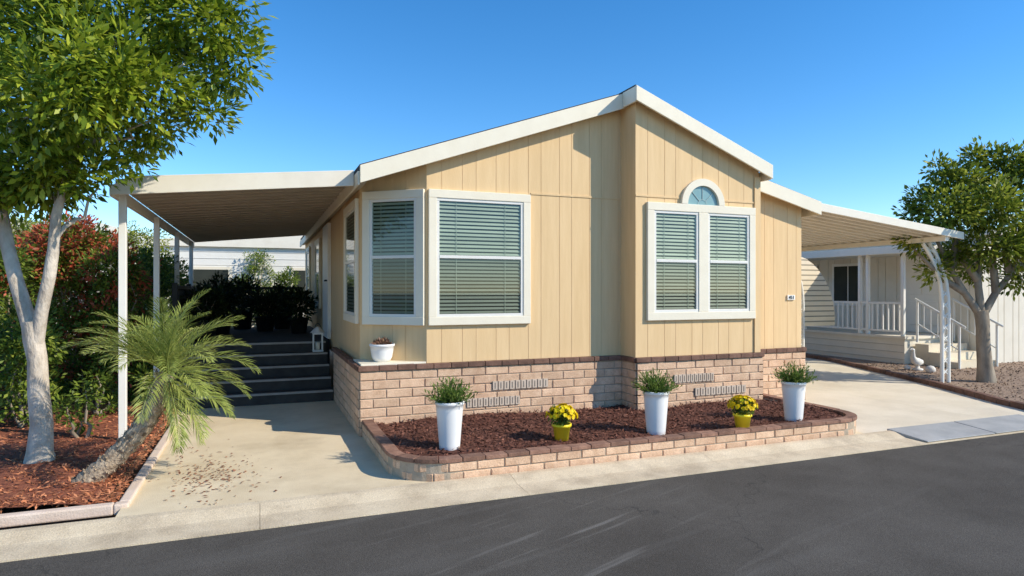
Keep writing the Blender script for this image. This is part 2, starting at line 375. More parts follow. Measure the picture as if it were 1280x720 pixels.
w = MB(); siding(w, (XB,7.15), (0,-1), .35, .77, lambda u: 3.97, sp=.8)
siding(w, (XB,6.8), (1,0), 6.25-XB, .77, lambda u: 4.0-.3876*u); flashing(w, (XB,6.8), (1,0), 6.25-XB)
siding(w, (6.25,6.8), (0,1), .35, .77, lambda u: 3.1)
w.obox((6.25,6.8,0), Vector((1,0,0)), Z, Vector((0,-1,0)), -.085, .012, .77, 3.12, .001, .02, 0, .98)
w.build('wall', M['tan'], H)
w = MB(); siding(w, (6.25,7.15), (1,0), 1.11, .77, lambda u: 3.16-.25*u); siding(w, (7.36,7.15), (0,1), 10.35, .77, lambda u: 2.8)
siding(w, (7.36,17.5), (-1,0), 6.26, .6, lambda u: 2.8+.5*(1-abs(u-3.1)/3.1)); w.build('wall', M['tan'], H)

r = MB()
r.prism_y([(1.0,zl(1.0)),(XB,zl(XB)),(XB,zl(XB)-.06),(1.0,zl(1.0)-.06)], YA+.03, 17.8)
r.build('roof', M['shingle'], H)
bz = lambda x: 4.105-.3876*(x-4.25)
r = MB(); r.prism_y([(4.25,bz(4.25)),(6.36,bz(6.36)),(6.36,bz(6.36)-.06),(4.25,bz(4.25)-.06)], YF+.03, 17.8); r.prism_y([(6.365,3.20),(7.56,2.90),(7.56,2.845),(6.365,3.145)], YA+.03, 17.8)
r.build('roof', M['shingle'], H)
r = MB()
r.prism_y([(1.02,zl(1.02)-.063),(XB-.01,zl(XB-.01)-.063),(XB-.01,zl(XB-.01)-.085),(1.02,zl(1.02)-.085)], YA+.035, 7.145)
r.prism_y([(4.262,bz(4.262)-.063),(6.35,bz(6.35)-.063),(6.35,bz(6.35)-.085),(4.262,bz(4.262)-.085)], YF+.035, 6.795)
r.prism_y([(6.37,3.135),(7.54,2.842),(7.54,2.822),(6.37,3.115)], YA+.035, 7.145)
r.box(.985, 1.09, 7.14, 17.7, 2.79, 2.812)
r.build('soffit', M['soffit'], H)
f = MB(); f.prism_y([(1.0,zl(1.0)-.015),(XB-.005,zl(XB-.005)-.015),(XB-.005,zl(XB-.005)-.205),(1.0,zl(1.0)-.205)], YA, YA+.028); f.build('fascia', M['cream'], H, bev=.004)
f = MB(); f.prism_y([(4.245,bz(4.245)-.015),(6.365,bz(6.365)-.015),(6.365,bz(6.365)-.197),(4.245,bz(4.245)-.197)], YF, YF+.028); f.box(4.245,4.273,YF+.03,YA-.002,3.90,4.085); f.box(6.343,6.365,YF+.03,7.1,3.08,3.21); f.build('fascia', M['cream'], H, bev=.004)
f = MB(); f.prism_y([(6.30,3.20),(7.57,2.883),(7.57,2.693),(6.30,3.01)], YA, YA+.028); f.box(7.54,7.57,YA+.03,17.8,2.695,2.835); f.build('fascia', M['cream'], H, bev=.004)
f = MB(); f.box(.98,1.0,YA+.03,17.8,2.74,2.885); f.build('fascia', M['cream'], H)

def bricks(mb, path, L, z0, h, n, bl, out=.012, gap=.010, m=0, tv=(.86,1.10)):
    for c in range(n):
        s = -(bl/2 if c % 2 else 0)
        while s < L:
            a = max(s, 0)+gap/2; b = min(s+bl, L)-gap/2
            if b-a > .03:
                za = z0+c*h+gap/2; zb = z0+(c+1)*h-gap/2; ch = .006; o = out+random.uniform(-.003, .003)
                pa, na = path(a); pb, nb = path(b); U = (pb-pa).normalized()
                vs = [pa+Z*za, pb+Z*za, pb+Z*zb, pa+Z*zb,
                      pa+U*ch+na*o+Z*(za+ch), pb-U*ch+nb*o+Z*(za+ch), pb-U*ch+nb*o+Z*(zb-ch), pa+U*ch+na*o+Z*(zb-ch)]
                mb.add(vs, [(4,5,6,7),(0,1,5,4),(1,2,6,5),(2,3,7,6),(3,0,4,7)], m, random.uniform(*tv))
            s += bl
def line(O, U):
    O = Vector((O[0], O[1], 0)); U = Vector((U[0], U[1], 0)).normalized(); N = U.cross(Z)
    return lambda s: (O+U*s, N)
SEG = [((1.012,9.7),(0,-1),2.588),((1.012,7.112),(1,0),3.3),((4.312,7.112),(0,-1),.35),((4.312,6.762),(1,0),1.976),((6.288,6.762),(0,1),.37),((6.288,7.132),(1,0),1.13),((7.418,7.132),(0,1),10.3)]
sk = MB(); cp = MB()
for O, U, L in SEG:
    p = line(O, U); bricks(sk, p, L, -.002, .1015, 7, .29, out=.010)
    Uv = Vector((U[0], U[1], 0)); N = Uv.cross(Z)
    sk.obox((O[0], O[1], 0), Uv, Z, N, 0, L, -.05, .71, -.06, 0, 1)
    k = max(1, round(L/.2)); gg = L/k
    for i in range(k):
        P0 = Vector((O[0], O[1], 0)); e0 = -.02 if (i == 0 and O in ((1.012,7.112),(4.312,6.762))) else 0
        o = .030+random.uniform(-.003,.003)
        cp.obox(P0, Uv, Z, N, i*gg+.003+e0, (i+1)*gg-.003, .712, .770+random.uniform(-.002,.002), -.04, o, 0, random.uniform(.75,1.25))
skirt = sk.build('brick_skirt', [M['brick'], M['mortar']], H)
cp.build('brick_cap', M['cap'], H, bev=.006)
MB().prism_z([(1.03,7.15),(1.765,7.15),(1.09,7.695),(1.03,7.75)], .715, .788).build('ledge', M['cream'], H, bev=.004)
for (x0, x1, y0, y1, Y) in ((615,685,474,486,7.1),(583,650,495,508,7.1),(842,892,467,477,6.75),(868,932,482,493,6.75)):
    a = PY(x0, (y0+y1)/2, Y); b = PY(x1, (y0+y1)/2, Y); zc = (a.z+b.z)/2; hh = .05
    v = MB(); nx = 10; wd = (b.x-a.x)/nx
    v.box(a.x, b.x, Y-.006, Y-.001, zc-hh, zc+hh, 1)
    for i in range(nx):
        c = a.x+(i+.5)*wd; v.box(c-wd*.40, c+wd*.40, Y-.014, Y-.0062, zc-hh, zc+hh)
        v.box(c-.006, c+.006, Y-.0165, Y-.0142, zc-hh*.7, zc+hh*.7, 1)
    v.build('vent', [M['vent'], M['ventin']], skirt)

def window(parent, O, U, wdt, z0, z1, cols=1, tr=.095, mull=.09, slat=.042):
    O = Vector((O[0], O[1], 0)); U = Vector((U[0], U[1], 0)).normalized(); N = U.cross(Z)
    f = MB()
    f.obox(O, U, Z, N, 0, wdt, z0, z0+tr, .001, .045); f.obox(O, U, Z, N, 0, wdt, z1-tr, z1, .001, .045)
    f.obox(O, U, Z, N, 0, tr, z0+tr, z1-tr, .001, .043); f.obox(O, U, Z, N, wdt-tr, wdt, z0+tr, z1-tr, .001, .043)
    cw = (wdt-2*tr-(cols-1)*mull)/cols
    for c in range(1, cols): f.obox(O, U, Z, N, tr+c*cw+(c-1)*mull, tr+c*(cw+mull), z0+tr, z1-tr, .001, .043)
    wn = f.build('window', M['cream'], parent, bev=.005)
    a0 = z0+tr; a1 = z1-tr; zm = (a0+a1)/2+.01; sw = .032
    for c in range(cols):
        u0 = tr+c*(cw+mull); u1 = u0+cw
        s = MB()
        s.obox(O, U, Z, N, u0, u1, a0, a0+sw, .002, .034); s.obox(O, U, Z, N, u0, u1, a1-sw, a1, .002, .034)
        s.obox(O, U, Z, N, u0, u0+sw, a0+sw, a1-sw, .002, .032); s.obox(O, U, Z, N, u1-sw, u1, a0+sw, a1-sw, .002, .032)
        s.obox(O, U, Z, N, u0+sw, u1-sw, zm-.018, zm+.018, .002, .036)
        s.build('sash', M['vinyl'], wn, bev=.003)
        p = MB(); b = MB(); i0, i1 = u0+sw, u1-sw
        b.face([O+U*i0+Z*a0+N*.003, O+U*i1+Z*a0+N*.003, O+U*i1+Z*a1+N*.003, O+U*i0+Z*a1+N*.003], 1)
        for q0, q1, nn in ((a0+sw, zm-.018, .024), (zm+.018, a1-sw, .028)):
            p.face([O+U*i0+Z*q0+N*nn, O+U*i1+Z*q0+N*nn, O+U*i1+Z*q1+N*nn, O+U*i0+Z*q1+N*nn])
            k = int((q1-q0)/slat); st = (q1-q0)/k
            for i in range(k):
                zz = q0+i*st; t = random.uniform(.85, 1.1)*(1.0 if q0 > zm else .5); sg = random.uniform(-.002, .002)
                b.face([O+U*i0+Z*(zz+st*.12)+N*.019, O+U*i1+Z*(zz+st*.12+sg)+N*.019, O+U*i1+Z*(zz+st*.74+sg)+N*.006, O+U*i0+Z*(zz+st*.74)+N*.006], 0, t)
            b.obox(O, U, Z, N, i0+(i1-i0)*.2, i0+(i1-i0)*.2+.006, q0, q1, .0195, .021, 0, .9); b.obox(O, U, Z, N, i0+(i1-i0)*.8, i0+(i1-i0)*.8+.006, q0, q1, .0195, .021, 0, .9)
        p.build('pane', M['glass'], wn); b.build('blind', [M['blind'], M['dark']], wn)
    return wn
window(H, (1.785,7.15), (1,0), 1.26, 1.20, 2.755)
Un = CH.normalized(); Oc = Vector((1.10,7.69,0))+Un*.05
window(H, Oc, CH, CHL-.07, 1.20, 2.755)
window(H, (1.10,8.95), (0,-1), 1.17, 1.20, 2.70)
window(H, (1.10,13.9), (0,-1), 1.1, 1.25, 2.62)
window(H, (1.10,16.6), (0,-1), 1.1, 1.25, 2.62)
window(H, (4.47,6.80), (1,0), 1.69, 1.225, 2.70, 2, .1, .15)
dr = MB(); dr.box(1.04,1.098,10.95,11.85,.80,2.72); dd = dr.build('door', M['white'], H, bev=.006)
MB().lathe([(.0,0),(.03,.0),(.03,.02),(.012,.03),(.0,.03)], (1.02,11.05,1.75), 12).build('handle', M['metal'], dd)
ac = Vector((5.315, 6.8, 2.702)); R0, R1 = .335, .245
a = MB(); n = 24
q = lambda r_, t_, y_: (ac.x+r_*math.cos(t_), y_, ac.z+r_*math.sin(t_))
for i in range(n):
    t0 = math.pi*i/n; t1 = math.pi*(i+1)/n
    ya, yb = 6.755, 6.799
    P = [q(R1,t0,ya), q(R0,t0,ya), q(R0,t1,ya), q(R1,t1,ya), q(R1,t0,yb), q(R0,t0,yb), q(R0,t1,yb), q(R1,t1,yb)]
    a.add(P, [(0,1,2,3),(1,5,6,2),(0,3,7,4)])
aw = a.build('arch_window', M['cream'], H)
p = MB(); p.face([(ac.x+R1*math.cos(math.pi*i/n), 6.790, ac.z+R1*math.sin(math.pi*i/n)) for i in range(n+1)]); p.build('pane', M['archglass'], aw)
mu = MB()
for t_ in (.25, .5, .75):
    U = Vector((math.cos(math.pi*t_), 0, math.sin(math.pi*t_))); V = Vector((-U.z, 0, U.x))
    mu.obox(ac, U, V, Vector((0,-1,0)), .07, R1, -.003, .003, .012, .018)
for i in range(12):
    t0 = math.pi*i/12; t1 = math.pi*(i+1)/12
    mu.face([q(.067,t0,6.7825), q(.073,t0,6.7825), q(.073,t1,6.7825), q(.067,t1,6.7825)])
mu.build('muntin', M['muntin'], aw)
pl = MB(); pl.box(7.08,7.22,7.128,7.148,1.462,1.533); plate = pl.build('number_plate', M['white'], H, bev=.003)
cu = bpy.data.curves.new('digits', 'FONT'); cu.body = '451'; cu.size = .07; cu.align_x = 'CENTER'; cu.align_y = 'CENTER'; cu.extrude = .002
to = bpy.data.objects.new('digits_curve', cu); COL.objects.link(to)
dg = bpy.context.evaluated_depsgraph_get(); tm = bpy.data.meshes.new_from_object(to.evaluated_get(dg)); bpy.data.objects.remove(to)
tm.materials.clear(); tm.materials.append(M['metal']); tm.attributes.new('tint','FLOAT','FACE').data.foreach_set('value', [1.0]*len(tm.polygons))
no = bpy.data.objects.new('number', tm); COL.objects.link(no); no.parent = plate
no.location = Vector((7.15,7.124,1.497))-H.location; no.rotation_euler = (math.pi/2, 0, 0)

# ---------------------------------------------------------------- left carport
C1 = thing('carport', 'long flat carport roof with white fascia on slim posts over the entry steps', 'carport', (-.2, 7.3, 0))
zt = lambda x: 2.70+.098*(x+1.35)
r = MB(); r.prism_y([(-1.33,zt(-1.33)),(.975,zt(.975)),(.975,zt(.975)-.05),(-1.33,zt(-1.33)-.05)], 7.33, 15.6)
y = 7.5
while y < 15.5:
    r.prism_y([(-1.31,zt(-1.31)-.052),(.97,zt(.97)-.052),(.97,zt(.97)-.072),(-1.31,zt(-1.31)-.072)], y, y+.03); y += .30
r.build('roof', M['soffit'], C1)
f = MB(); f.prism_y([(-1.16,zt(-1.16)+.02),(.975,zt(.975)+.015),(.975,zt(.975)-.16),(-1.375,zt(-1.375)-.16),(-1.375,zt(-1.375)-.07)], 7.29, 7.327)
f.build('fascia', M['carport'], C1, bev=.004)
f = MB(); f.box(-1.38,-1.335,7.33,15.6,2.53,2.65); f.build('gutter', M['carport'], C1, bev=.004)
for Y in (7.58, 9.9, 12.2, 14.6):
    p = MB(); p.box(-1.345,-1.275,Y-.035,Y+.035,-.05,2.60); p.build('post', M['white'], C1, bev=.006)
D1 = thing('entry_steps', 'dark carpeted steps rising to the porch deck under the carport', 'steps', (.2, 9.7, 0))
for i in range(5):
    y0 = 9.60+i*.29; z1 = (i+1)*.155
    s = MB(); s.box(-1.22,.990,y0,y0+.29-.002,-.02,z1-.002); s.box(-1.22,.990,y0-.022,y0+.035,z1-.024,z1+.004,1)
    s.build('step', [M['step'], M['nose']], D1)
s = MB(); s.box(-1.25,1.085,11.07,15.5,-.02,.775); s.build('deck', M['step'], D1)
s = MB(); s.box(-1.25,-1.20,11.1,15.4,1.62,1.68); s.box(-1.25,-1.20,11.1,15.4,.88,.92); s.box(-1.2,.9,15.36,15.4,1.62,1.68); s.box(-1.2,.9,15.36,15.4,.88,.92)
y = 11.12
while y < 15.35: s.box(-1.235,-1.215,y,y+.02,.78,1.62); y += .12
x = -1.15
while x < .9: s.box(x,x+.02,15.37,15.39,.78,1.62); x += .12
for y in (11.12,13.2,15.36): s.box(-1.26,-1.19,y-.035,y+.035,.77,1.72)
s.build('railing', M['metal'], D1)
L1 = thing('lantern', 'small white candle lantern standing on the porch steps by the wall', 'lantern', (.86, 10.65, .624))
l = MB(); l.box(.78,.94,10.57,10.73,.626,.65); l.box(.78,.94,10.57,10.73,.90,.925)
for a in (.785,.92):
    for b in (10.575,10.71): l.box(a,a+.015,b,b+.015,.65,.90)
l.build('frame', M['white'], L1); MB().lathe([(0.12,0),(.05,.07),(.02,.09),(0,.1)], (.86,10.65,.926), 4).build('cap', M['white'], L1)
MB().lathe([(0,0),(.035,0),(.035,.12),(0,.12)], (.86,10.65,.651), 14).build('candle', M['cream'], L1)
MB().tube([(.86+.04*math.cos(t),10.65,1.02+.05*math.sin(t)) for t in np.linspace(0,math.pi,9)], .005, 6).build('handle', M['metal'], L1)

def potted(name, label, loc, pr, ph, potm, leafm, rad, hgt, n, grp=None):
    t = thing(name, label, 'potted plant', loc, grp)
    x, y, z = loc
    MB().lathe([(0,0),(pr*.75,0),(pr*.98,ph*.93),(pr*1.06,ph*.93),(pr*1.06,ph),(pr*.9,ph),(pr*.88,ph*.9),(0,ph*.9)], loc, 22).build('pot', potm, t)
    C, D, N, T = foliage([((x,y,z+ph+hgt*.5), (rad,rad,hgt*.55), n)], 16, .12)
    leaf_object('foliage', C, D, N, .1, .035, T, leafm, t)
    b = MB()
    for k in range(6): b.tube(bend((x,y,z+ph*.9), (x+random.uniform(-rad,rad)*.6, y+random.uniform(-rad,rad)*.6, z+ph+hgt*.7), 4), .008, 5)
    b.build('stem', M['bark2'], t)
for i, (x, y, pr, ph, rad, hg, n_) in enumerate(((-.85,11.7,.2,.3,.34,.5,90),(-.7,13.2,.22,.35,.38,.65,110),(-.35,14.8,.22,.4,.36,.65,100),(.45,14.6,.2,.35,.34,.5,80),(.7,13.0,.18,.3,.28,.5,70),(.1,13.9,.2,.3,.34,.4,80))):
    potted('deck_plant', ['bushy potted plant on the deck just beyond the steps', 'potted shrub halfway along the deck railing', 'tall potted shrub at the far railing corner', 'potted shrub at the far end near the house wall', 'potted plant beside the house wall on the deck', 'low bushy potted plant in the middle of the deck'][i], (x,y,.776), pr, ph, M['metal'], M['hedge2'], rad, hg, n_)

# ---------------------------------------------------------------- planter
R = .46; PX0, PX1, PY0 = 1.05, 6.42, 5.19
def planter_path():
    pts = [(PX0,7.09),(PX0,PY0+R)]
    for i in range(1, 17): a = math.pi+math.pi/2*i/16; pts.append((PX0+R+R*math.cos(a), PY0+R+R*math.sin(a)))
    pts.append((PX1-R, PY0))
    for i in range(1, 17): a = -math.pi/2+math.pi/2*i/16; pts.append((PX1-R+R*math.cos(a), PY0+R+R*math.sin(a)))
    pts.append((PX1, 7.09)); return pts
pp = [Vector((x, y, 0)) for x, y in planter_path()]
cum = [0.0]
for a, b in zip(pp[:-1], pp[1:]): cum.append(cum[-1]+(b-a).length)
def ppath(s):
    s = min(max(s, 0), cum[-1]-1e-5); i = int(np.searchsorted(cum, s, side='right'))-1
    U = (pp[i+1]-pp[i]).normalized(); return pp[i]+U*(s-cum[i]), U.cross(Z)
PW = thing('planter_wall', 'low curved brick planter wall with dark brown cap along the house front', 'planter', (3.6, 5.2, 0))
m = MB(); bricks(m, ppath, cum[-1], -.01, .081, 2, .25, out=.010)
N_ = 120
for i in range(N_):
    a, na = ppath(cum[-1]*i/N_); b, nb = ppath(cum[-1]*(i+1)/N_)
    m.face([a+Z*-.05, b+Z*-.05, b+Z*.152, a+Z*.152], 1); m.face([a-na*.1+Z*.152, b-nb*.1+Z*.152, b-nb*.1+Z*-.05, a-na*.1+Z*-.05], 1)
    m.face([a+Z*.152, b+Z*.152, b-nb*.1+Z*.152, a-na*.1+Z*.152], 1)
m.build('wall', [M['brick'], M['mortar']], PW)
c = MB(); k = int(cum[-1]/.2); st = cum[-1]/k
for i in range(k):
    zt_ = .188+random.uniform(-.003,.003); o = .016; tv = random.uniform(.8,1.4)
    ss = [i*st+.003+(st-.006)*j/3 for j in range(4)]
    ring = [(lambda pn: (pn[0]+pn[1]*o, pn[0]-pn[1]*.098))(ppath(x)) for x in ss]
    vs = []
    for a_, b_ in ring: vs += [a_+Z*.1525, a_+Z*zt_, b_+Z*zt_, b_+Z*.1525]
    fs = [(0,1,2,3),(15,14,13,12)]
    for j in range(3):
        for h in range(4): fs.append((4*j+h, 4*j+4+h, 4*j+4+(h+1) % 4, 4*j+(h+1) % 4))
    c.add(vs, fs, 0, tv)
c.build('cap', M['cap2'], PW, bev=.005)
def inpl(x, y, o=.06):
    if y > (7.1 if x < 4.3 else 6.74 if x < 6.29 else 7.12): return False
    if x < PX0+o or x > PX1-o or y < PY0+o: return False
    for cx, sg in ((PX0+R, -1), (PX1-R, 1)):
        if (x-cx)*sg > 0 and y < PY0+R and math.hypot(x-cx, y-PY0-R) > R-o: return False
    return True
zp = lambda x, y: .135+.045*noise.noise((x*1.6, y*1.6, 5))+.012*noise.noise((x*11, y*11, 8))+.03*math.sin(max(0,min(1,(y-5.2)/1.6))*math.pi)
struct(gridmesh('planter_soil', .95, 6.5, 5.15, 7.2, .05, zp, lambda x, y: inpl(x, y, .03), M['mulchbase']))
pts = []
while len(pts) < 12000:
    x = random.uniform(.95, 6.4); y = random.uniform(5.2, 7.1)
    if inpl(x, y, .115): pts.append((x, y))
tag(chips('planter_mulch', pts, zp, M['mulch'], (.025,.06), (.01,.022), .018), 'dark reddish bark mulch filling the brick planter', 'mulch', None, 'stuff')

def grass_tuft(c, r, h, n, leaf=.05, w_=.012):
    x, y, z = c
    C = []; D = []; T = []
    for k in range(n):
        a = random.uniform(0, 2*math.pi); e = random.random()**.6*1.05; L = h*random.uniform(.7, 1.15)
        d = np.array([math.sin(e)*math.cos(a), math.sin(e)*math.sin(a), math.cos(e)*.95])
        tt = random.gauss(.5, .15)
        for j in range(13):
            s = (j+2)/14
            C.append(np.array([x, y, z])+d*L*s+rs.normal(0, .006, 3)+np.array([0, 0, -.03*s*s*e])); dd = d+rs.normal(0, .55, 3); D.append(dd); T.append(tt-.25+.4*s+random.gauss(0, .1))
    C = np.array(C); D = np.array(D)
    return C, D, np.array([0,0,1.])+rs.normal(0, .6, C.shape), leaf, w_, np.array(T)
potpos = [(G(562,561,.15), 'tall white pot with bushy green plant below the left window', 0, 1.0), (G(820,541,.15), 'tall white pot with bushy green plant at the brick corner', 2, 1.0), (G(992,525,.15), 'tall white pot with bushy green plant at the right end of planter', 4, 1.0)]
p0, lab, rz, sc = potpos[0]
PT = thing('potted_plant', lab, 'potted plant', (0, 0, 0), 'tall white pots in the planter')
MB().lathe([(0,0),(.088,0),(.094,.012)]+[(.094+.032*i/10, .012+.40*i/10) for i in range(1, 11)]+[(.134,.415),(.136,.438),(.128,.446),(.120,.44),(.116,.40),(0,.395)], (0,0,0), 40).build('pot', M['potwhite'], PT)
leaf_object('plant', *grass_tuft((0,0,.38), .2, .26, 130), M['herb'], PT)
PT.location = (p0.x, p0.y, zp(p0.x, p0.y)-.01)
for q_, lab, rz, sc in potpos[1:]: dup(PT, (q_.x, q_.y, zp(q_.x, q_.y)-.01), rz, lab, sc)
m0 = G(702,549,.16); m1 = G(928,536,.16)
MT = thing('flower_pot', 'yellow flowers in small yellow pot between the first two white pots', 'flower pot', (0,0,0), 'yellow flower pots in the planter')
MB().lathe([(0,0),(.066,0),(.086,.135),(.096,.135),(.096,.16),(.084,.16),(.08,.13),(0,.13)], (0,0,0), 26).build('pot', M['yelpot'], MT)
C, D, N, T = foliage([((0,0,.235),(.11,.11,.065),60)], 10, .035)
leaf_object('foliage', C, D, N, .035, .018, T-.1, M['herb'], MT)
Cf, Df, Nf, Tf = [], [], [], []
for k in range(95):
    a = random.uniform(0, 2*math.pi); e = math.acos(random.uniform(.06, 1)); d = np.array([math.sin(e)*math.cos(a), math.sin(e)*math.sin(a), math.cos(e)])
    c = np.array([0,0,.225])+d*np.array([.14,.14,.11])*random.uniform(.92,1.08); tt = random.gauss(.55, .25)
    ux = np.cross(d, [.3,.5,.8]); ux /= np.linalg.norm(ux); uy = np.cross(d, ux)
    for ring, LL in ((9, .024), (6, .014)):
        for j in range(ring):
            b = 2*math.pi*j/ring+k; Cf.append(c+d*(.024-LL)*.4); Df.append(ux*math.cos(b)+uy*math.sin(b)+d*.25); Nf.append(d); Tf.append(tt-(.2 if ring == 6 else 0))
leaf_object('flowers', np.array(Cf), np.array(Df), np.array(Nf), .025, .014, np.array(Tf), M['flower'], MT)
MT.location = (m0.x, m0.y, zp(m0.x, m0.y)-.008)
dup(MT, (m1.x, m1.y, zp(m1.x, m1.y)-.008), 1.9, 'yellow flowers in small yellow pot between the middle and right white pots')
LP = thing('succulent_pot', 'round white pot of brown succulents on the ledge under the bay window', 'potted plant', (1.30,7.36,.789))
MB().lathe([(0,0),(.09,0),(.115,.05),(.128,.12),(.135,.17),(.145,.175),(.145,.20),(.13,.20),(.12,.16),(0,.155)], (1.30,7.36,.789), 32).build('pot', M['potwhite'], LP)
C, D, N, T = foliage([((1.30,7.36,.98),(.1,.1,.04),40)], 12, .025)
leaf_object('plant', C, D+np.array([0,0,.8]), N, .045, .02, T, M['succ'], LP)

# ---------------------------------------------------------------- trees
T1 = thing('shade_tree', 'pale barked forked tree with glossy green crown at left of the driveway', 'tree', tuple(G(50,588)))
t5 = 5.75
b = MB()
b.tube([W(50,594,t5),W(50,583,t5),W(51,565,t5),W(52,530,t5),W(48,490,t5),W(47,450,t5),W(42,425,t5),W(40,402,t5)], [.18,.138,.104,.088,.084,.078,.08,.08], 18)
b.tube([W(43,432,t5),W(33,395,t5+.02),W(20,350,t5+.06),W(10,310,t5+.1),W(3,270,t5+.15),W(0,210,t5+.1),W(-20,120,t5)], [.060,.062,.058,.053,.047,.04,.03], 10)
b.tube([W(46,430,t5),W(52,390,t5-.02),W(62,345,t5-.05),W(67,310,t5-.05),W(70,270,t5-.1),W(85,210,t5-.1),W(120,130,t5-.2)], [.060,.056,.050,.045,.041,.035,.026], 10)
tips = [((68,300),(122,235)),((85,210),(190,150)),((70,272),(40,170)),((0,210),(60,90)),((120,130),(230,80)),((120,130),(160,20)),((-20,120),(-90,60)),((4,270),(-60,210)),((85,210),(120,60))]
for (xa, ya), (xb, yb) in tips:
    b.tube(bend(W(xa,ya,t5-.05), W(xb,yb,t5+random.uniform(-.4,.4)), 5, .05), taper(.026,.008,6), 7)
ob = b.build('trunk', M['bark'], T1)
for v in ob.data.vertices:
    k_ = v.co*7; v.co += Vector((noise.noise(k_), noise.noise(k_+Vector((9,0,0))), 0))*.014
bl = []
for px, py, dt, r, k in ((50,40,0,.62,54),(130,30,-.2,.6,54),(210,20,.1,.5,40),(268,32,-.1,.33,18),(290,75,0,.25,12),(242,90,.2,.4,26),(160,100,-.4,.48,38),(200,152,.1,.27,14),(165,185,.1,.24,11),(250,140,-.1,.22,9),(110,160,.2,.42,30),(60,130,-.5,.5,42),(10,120,.2,.55,40),(25,205,-.1,.36,28),(75,208,-.2,.32,22),(120,212,-.2,.2,9),(55,238,.1,.22,11),(5,245,.1,.25,13),(95,240,.1,.15,5),(-60,120,0,.6,40),(-40,30,.3,.6,36),(20,-50,0,.7,46),(130,-60,0,.7,46),(230,-50,.1,.5,32),(-120,60,.2,.6,36),(60,60,.7,.6,36),(170,60,.7,.6,34),(-30,210,-.2,.38,20),(288,8,0,.25,10),(100,90,-.8,.45,30)):
    bl.append((tuple(W(px,py,t5+dt)), (r, r, r*.85), k))
C, D, N, T = foliage(bl, 30, .15)
leaf_object('crown', C, D, N, rs.uniform(.07,.12,len(C)), rs.uniform(.03,.047,len(C)), T, M['leafA'], T1)

T2 = thing('shade_tree', 'smaller spreading tree in the gravel bed at the right edge', 'tree', tuple(G(1234,482)))
t2 = 11.0; b = MB()
b.tube([W(1234,490,t2),W(1233,476,t2),W(1231,455,t2),W(1229,430,t2),W(1228,400,t2),W(1226,388,t2)], [.22,.15,.115,.105,.105,.11], 12)
for pth in ([(1226,395),(1205,365),(1190,335),(1170,300),(1155,265)],[(1228,395),(1245,365),(1262,340),(1280,300),(1285,260)],[(1227,395),(1222,350),(1225,310),(1215,260),(1205,230)],[(1205,365),(1180,350),(1160,330),(1140,310)],[(1245,365),(1240,320),(1255,270),(1250,230)],[(1262,340),(1300,320),(1330,290)],[(1190,335),(1195,300),(1185,260)],[(1222,350),(1200,320),(1195,290)],[(1262,340),(1255,315),(1262,290)]):
    b.tube([W(x+(random.uniform(-4,4) if i > 1 else 0),y,t2+random.uniform(-.25,.25) if i > 1 else t2) for i,(x,y) in enumerate(pth)], taper(.068,.014,len(pth)), 8)
b.build('trunk', M['bark2'], T2)
bl = []
for px, py, dt, r, k in ((1192,228,0,.38,27),(1245,215,.2,.42,33),(1158,252,0,.32,19),(1140,266,.3,.22,10),(1190,268,-.3,.44,34),(1240,262,-.4,.48,40),(1278,238,0,.47,36),(1148,298,0,.28,15),(1193,315,.1,.34,20),(1235,305,-.3,.38,25),(1275,302,-.2,.44,32),(1225,332,.4,.25,11),(1310,290,0,.6,42),(1340,240,.2,.55,34),(1350,330,0,.5,28),(1268,345,.1,.26,13),(1168,337,0,.2,9),(1225,245,.8,.46,26),(1300,208,.1,.4,24),(1172,212,.1,.18,7),(1222,198,.1,.2,9),(1265,198,0,.22,10)):
    bl.append((tuple(W(px,py,t2+dt)), (r, r, r*.8), k))
C, D, N, T = foliage(bl, 33, .19)
leaf_object('crown', C, D, N, rs.uniform(.08,.13,len(C)), rs.uniform(.035,.058,len(C)), T, M['leafR'], T2)

# palm
PB = G(98,610); PC = W(207,470,5.45)
PM = thing('palm_tree', 'small feathery palm with leaning trunk beside the driveway', 'palm', tuple(PB))
k = MB(); path = [PB+Vector((-.03,0,-.08)), PB, PB.lerp(PC,.3)+Vector((.04,0,-.07)), PB.lerp(PC,.6)+Vector((.07,0,-.09)), PB.lerp(PC,.85)+Vector((.04,0,-.06)), PC+Vector((0,0,.02))]
fine = []
for i in range(41):
    s = i/40*5; j = min(int(s), 4); fine.append(path[j].lerp(path[j+1], s-j))
for _ in range(4): fine = [fine[0]]+[(fine[i-1]+fine[i]*2+fine[i+1])/4 for i in range(1,40)]+[fine[-1]]
k.tube(fine, [(.088-.0004*i)*(1+.1*math.sin(i*2.6)) for i in range(41)], 16)
for i in range(300):
    s = random.randint(3, 39); a = random.uniform(0, 6.28); T_ = (fine[min(s+1,40)]-fine[s-1]).normalized(); q_ = T_.orthogonal().normalized(); ww = T_.cross(q_); o = q_*math.cos(a)+ww*math.sin(a); sd = T_.cross(o); c = fine[s]+o*.066
    k.add([c-sd*.02, c+sd*.02, c+o*.03+T_*.05+sd*.008, c+o*.03+T_*.05-sd*.008, c+T_*.06], [(0,1,2,3),(3,2,4)], 0, random.uniform(.6,1.3))
k.build('trunk', M['palmbark'], PM)
RV = Vector((cs, -sn, 0)); FV = Vector((sn, cs, 0))
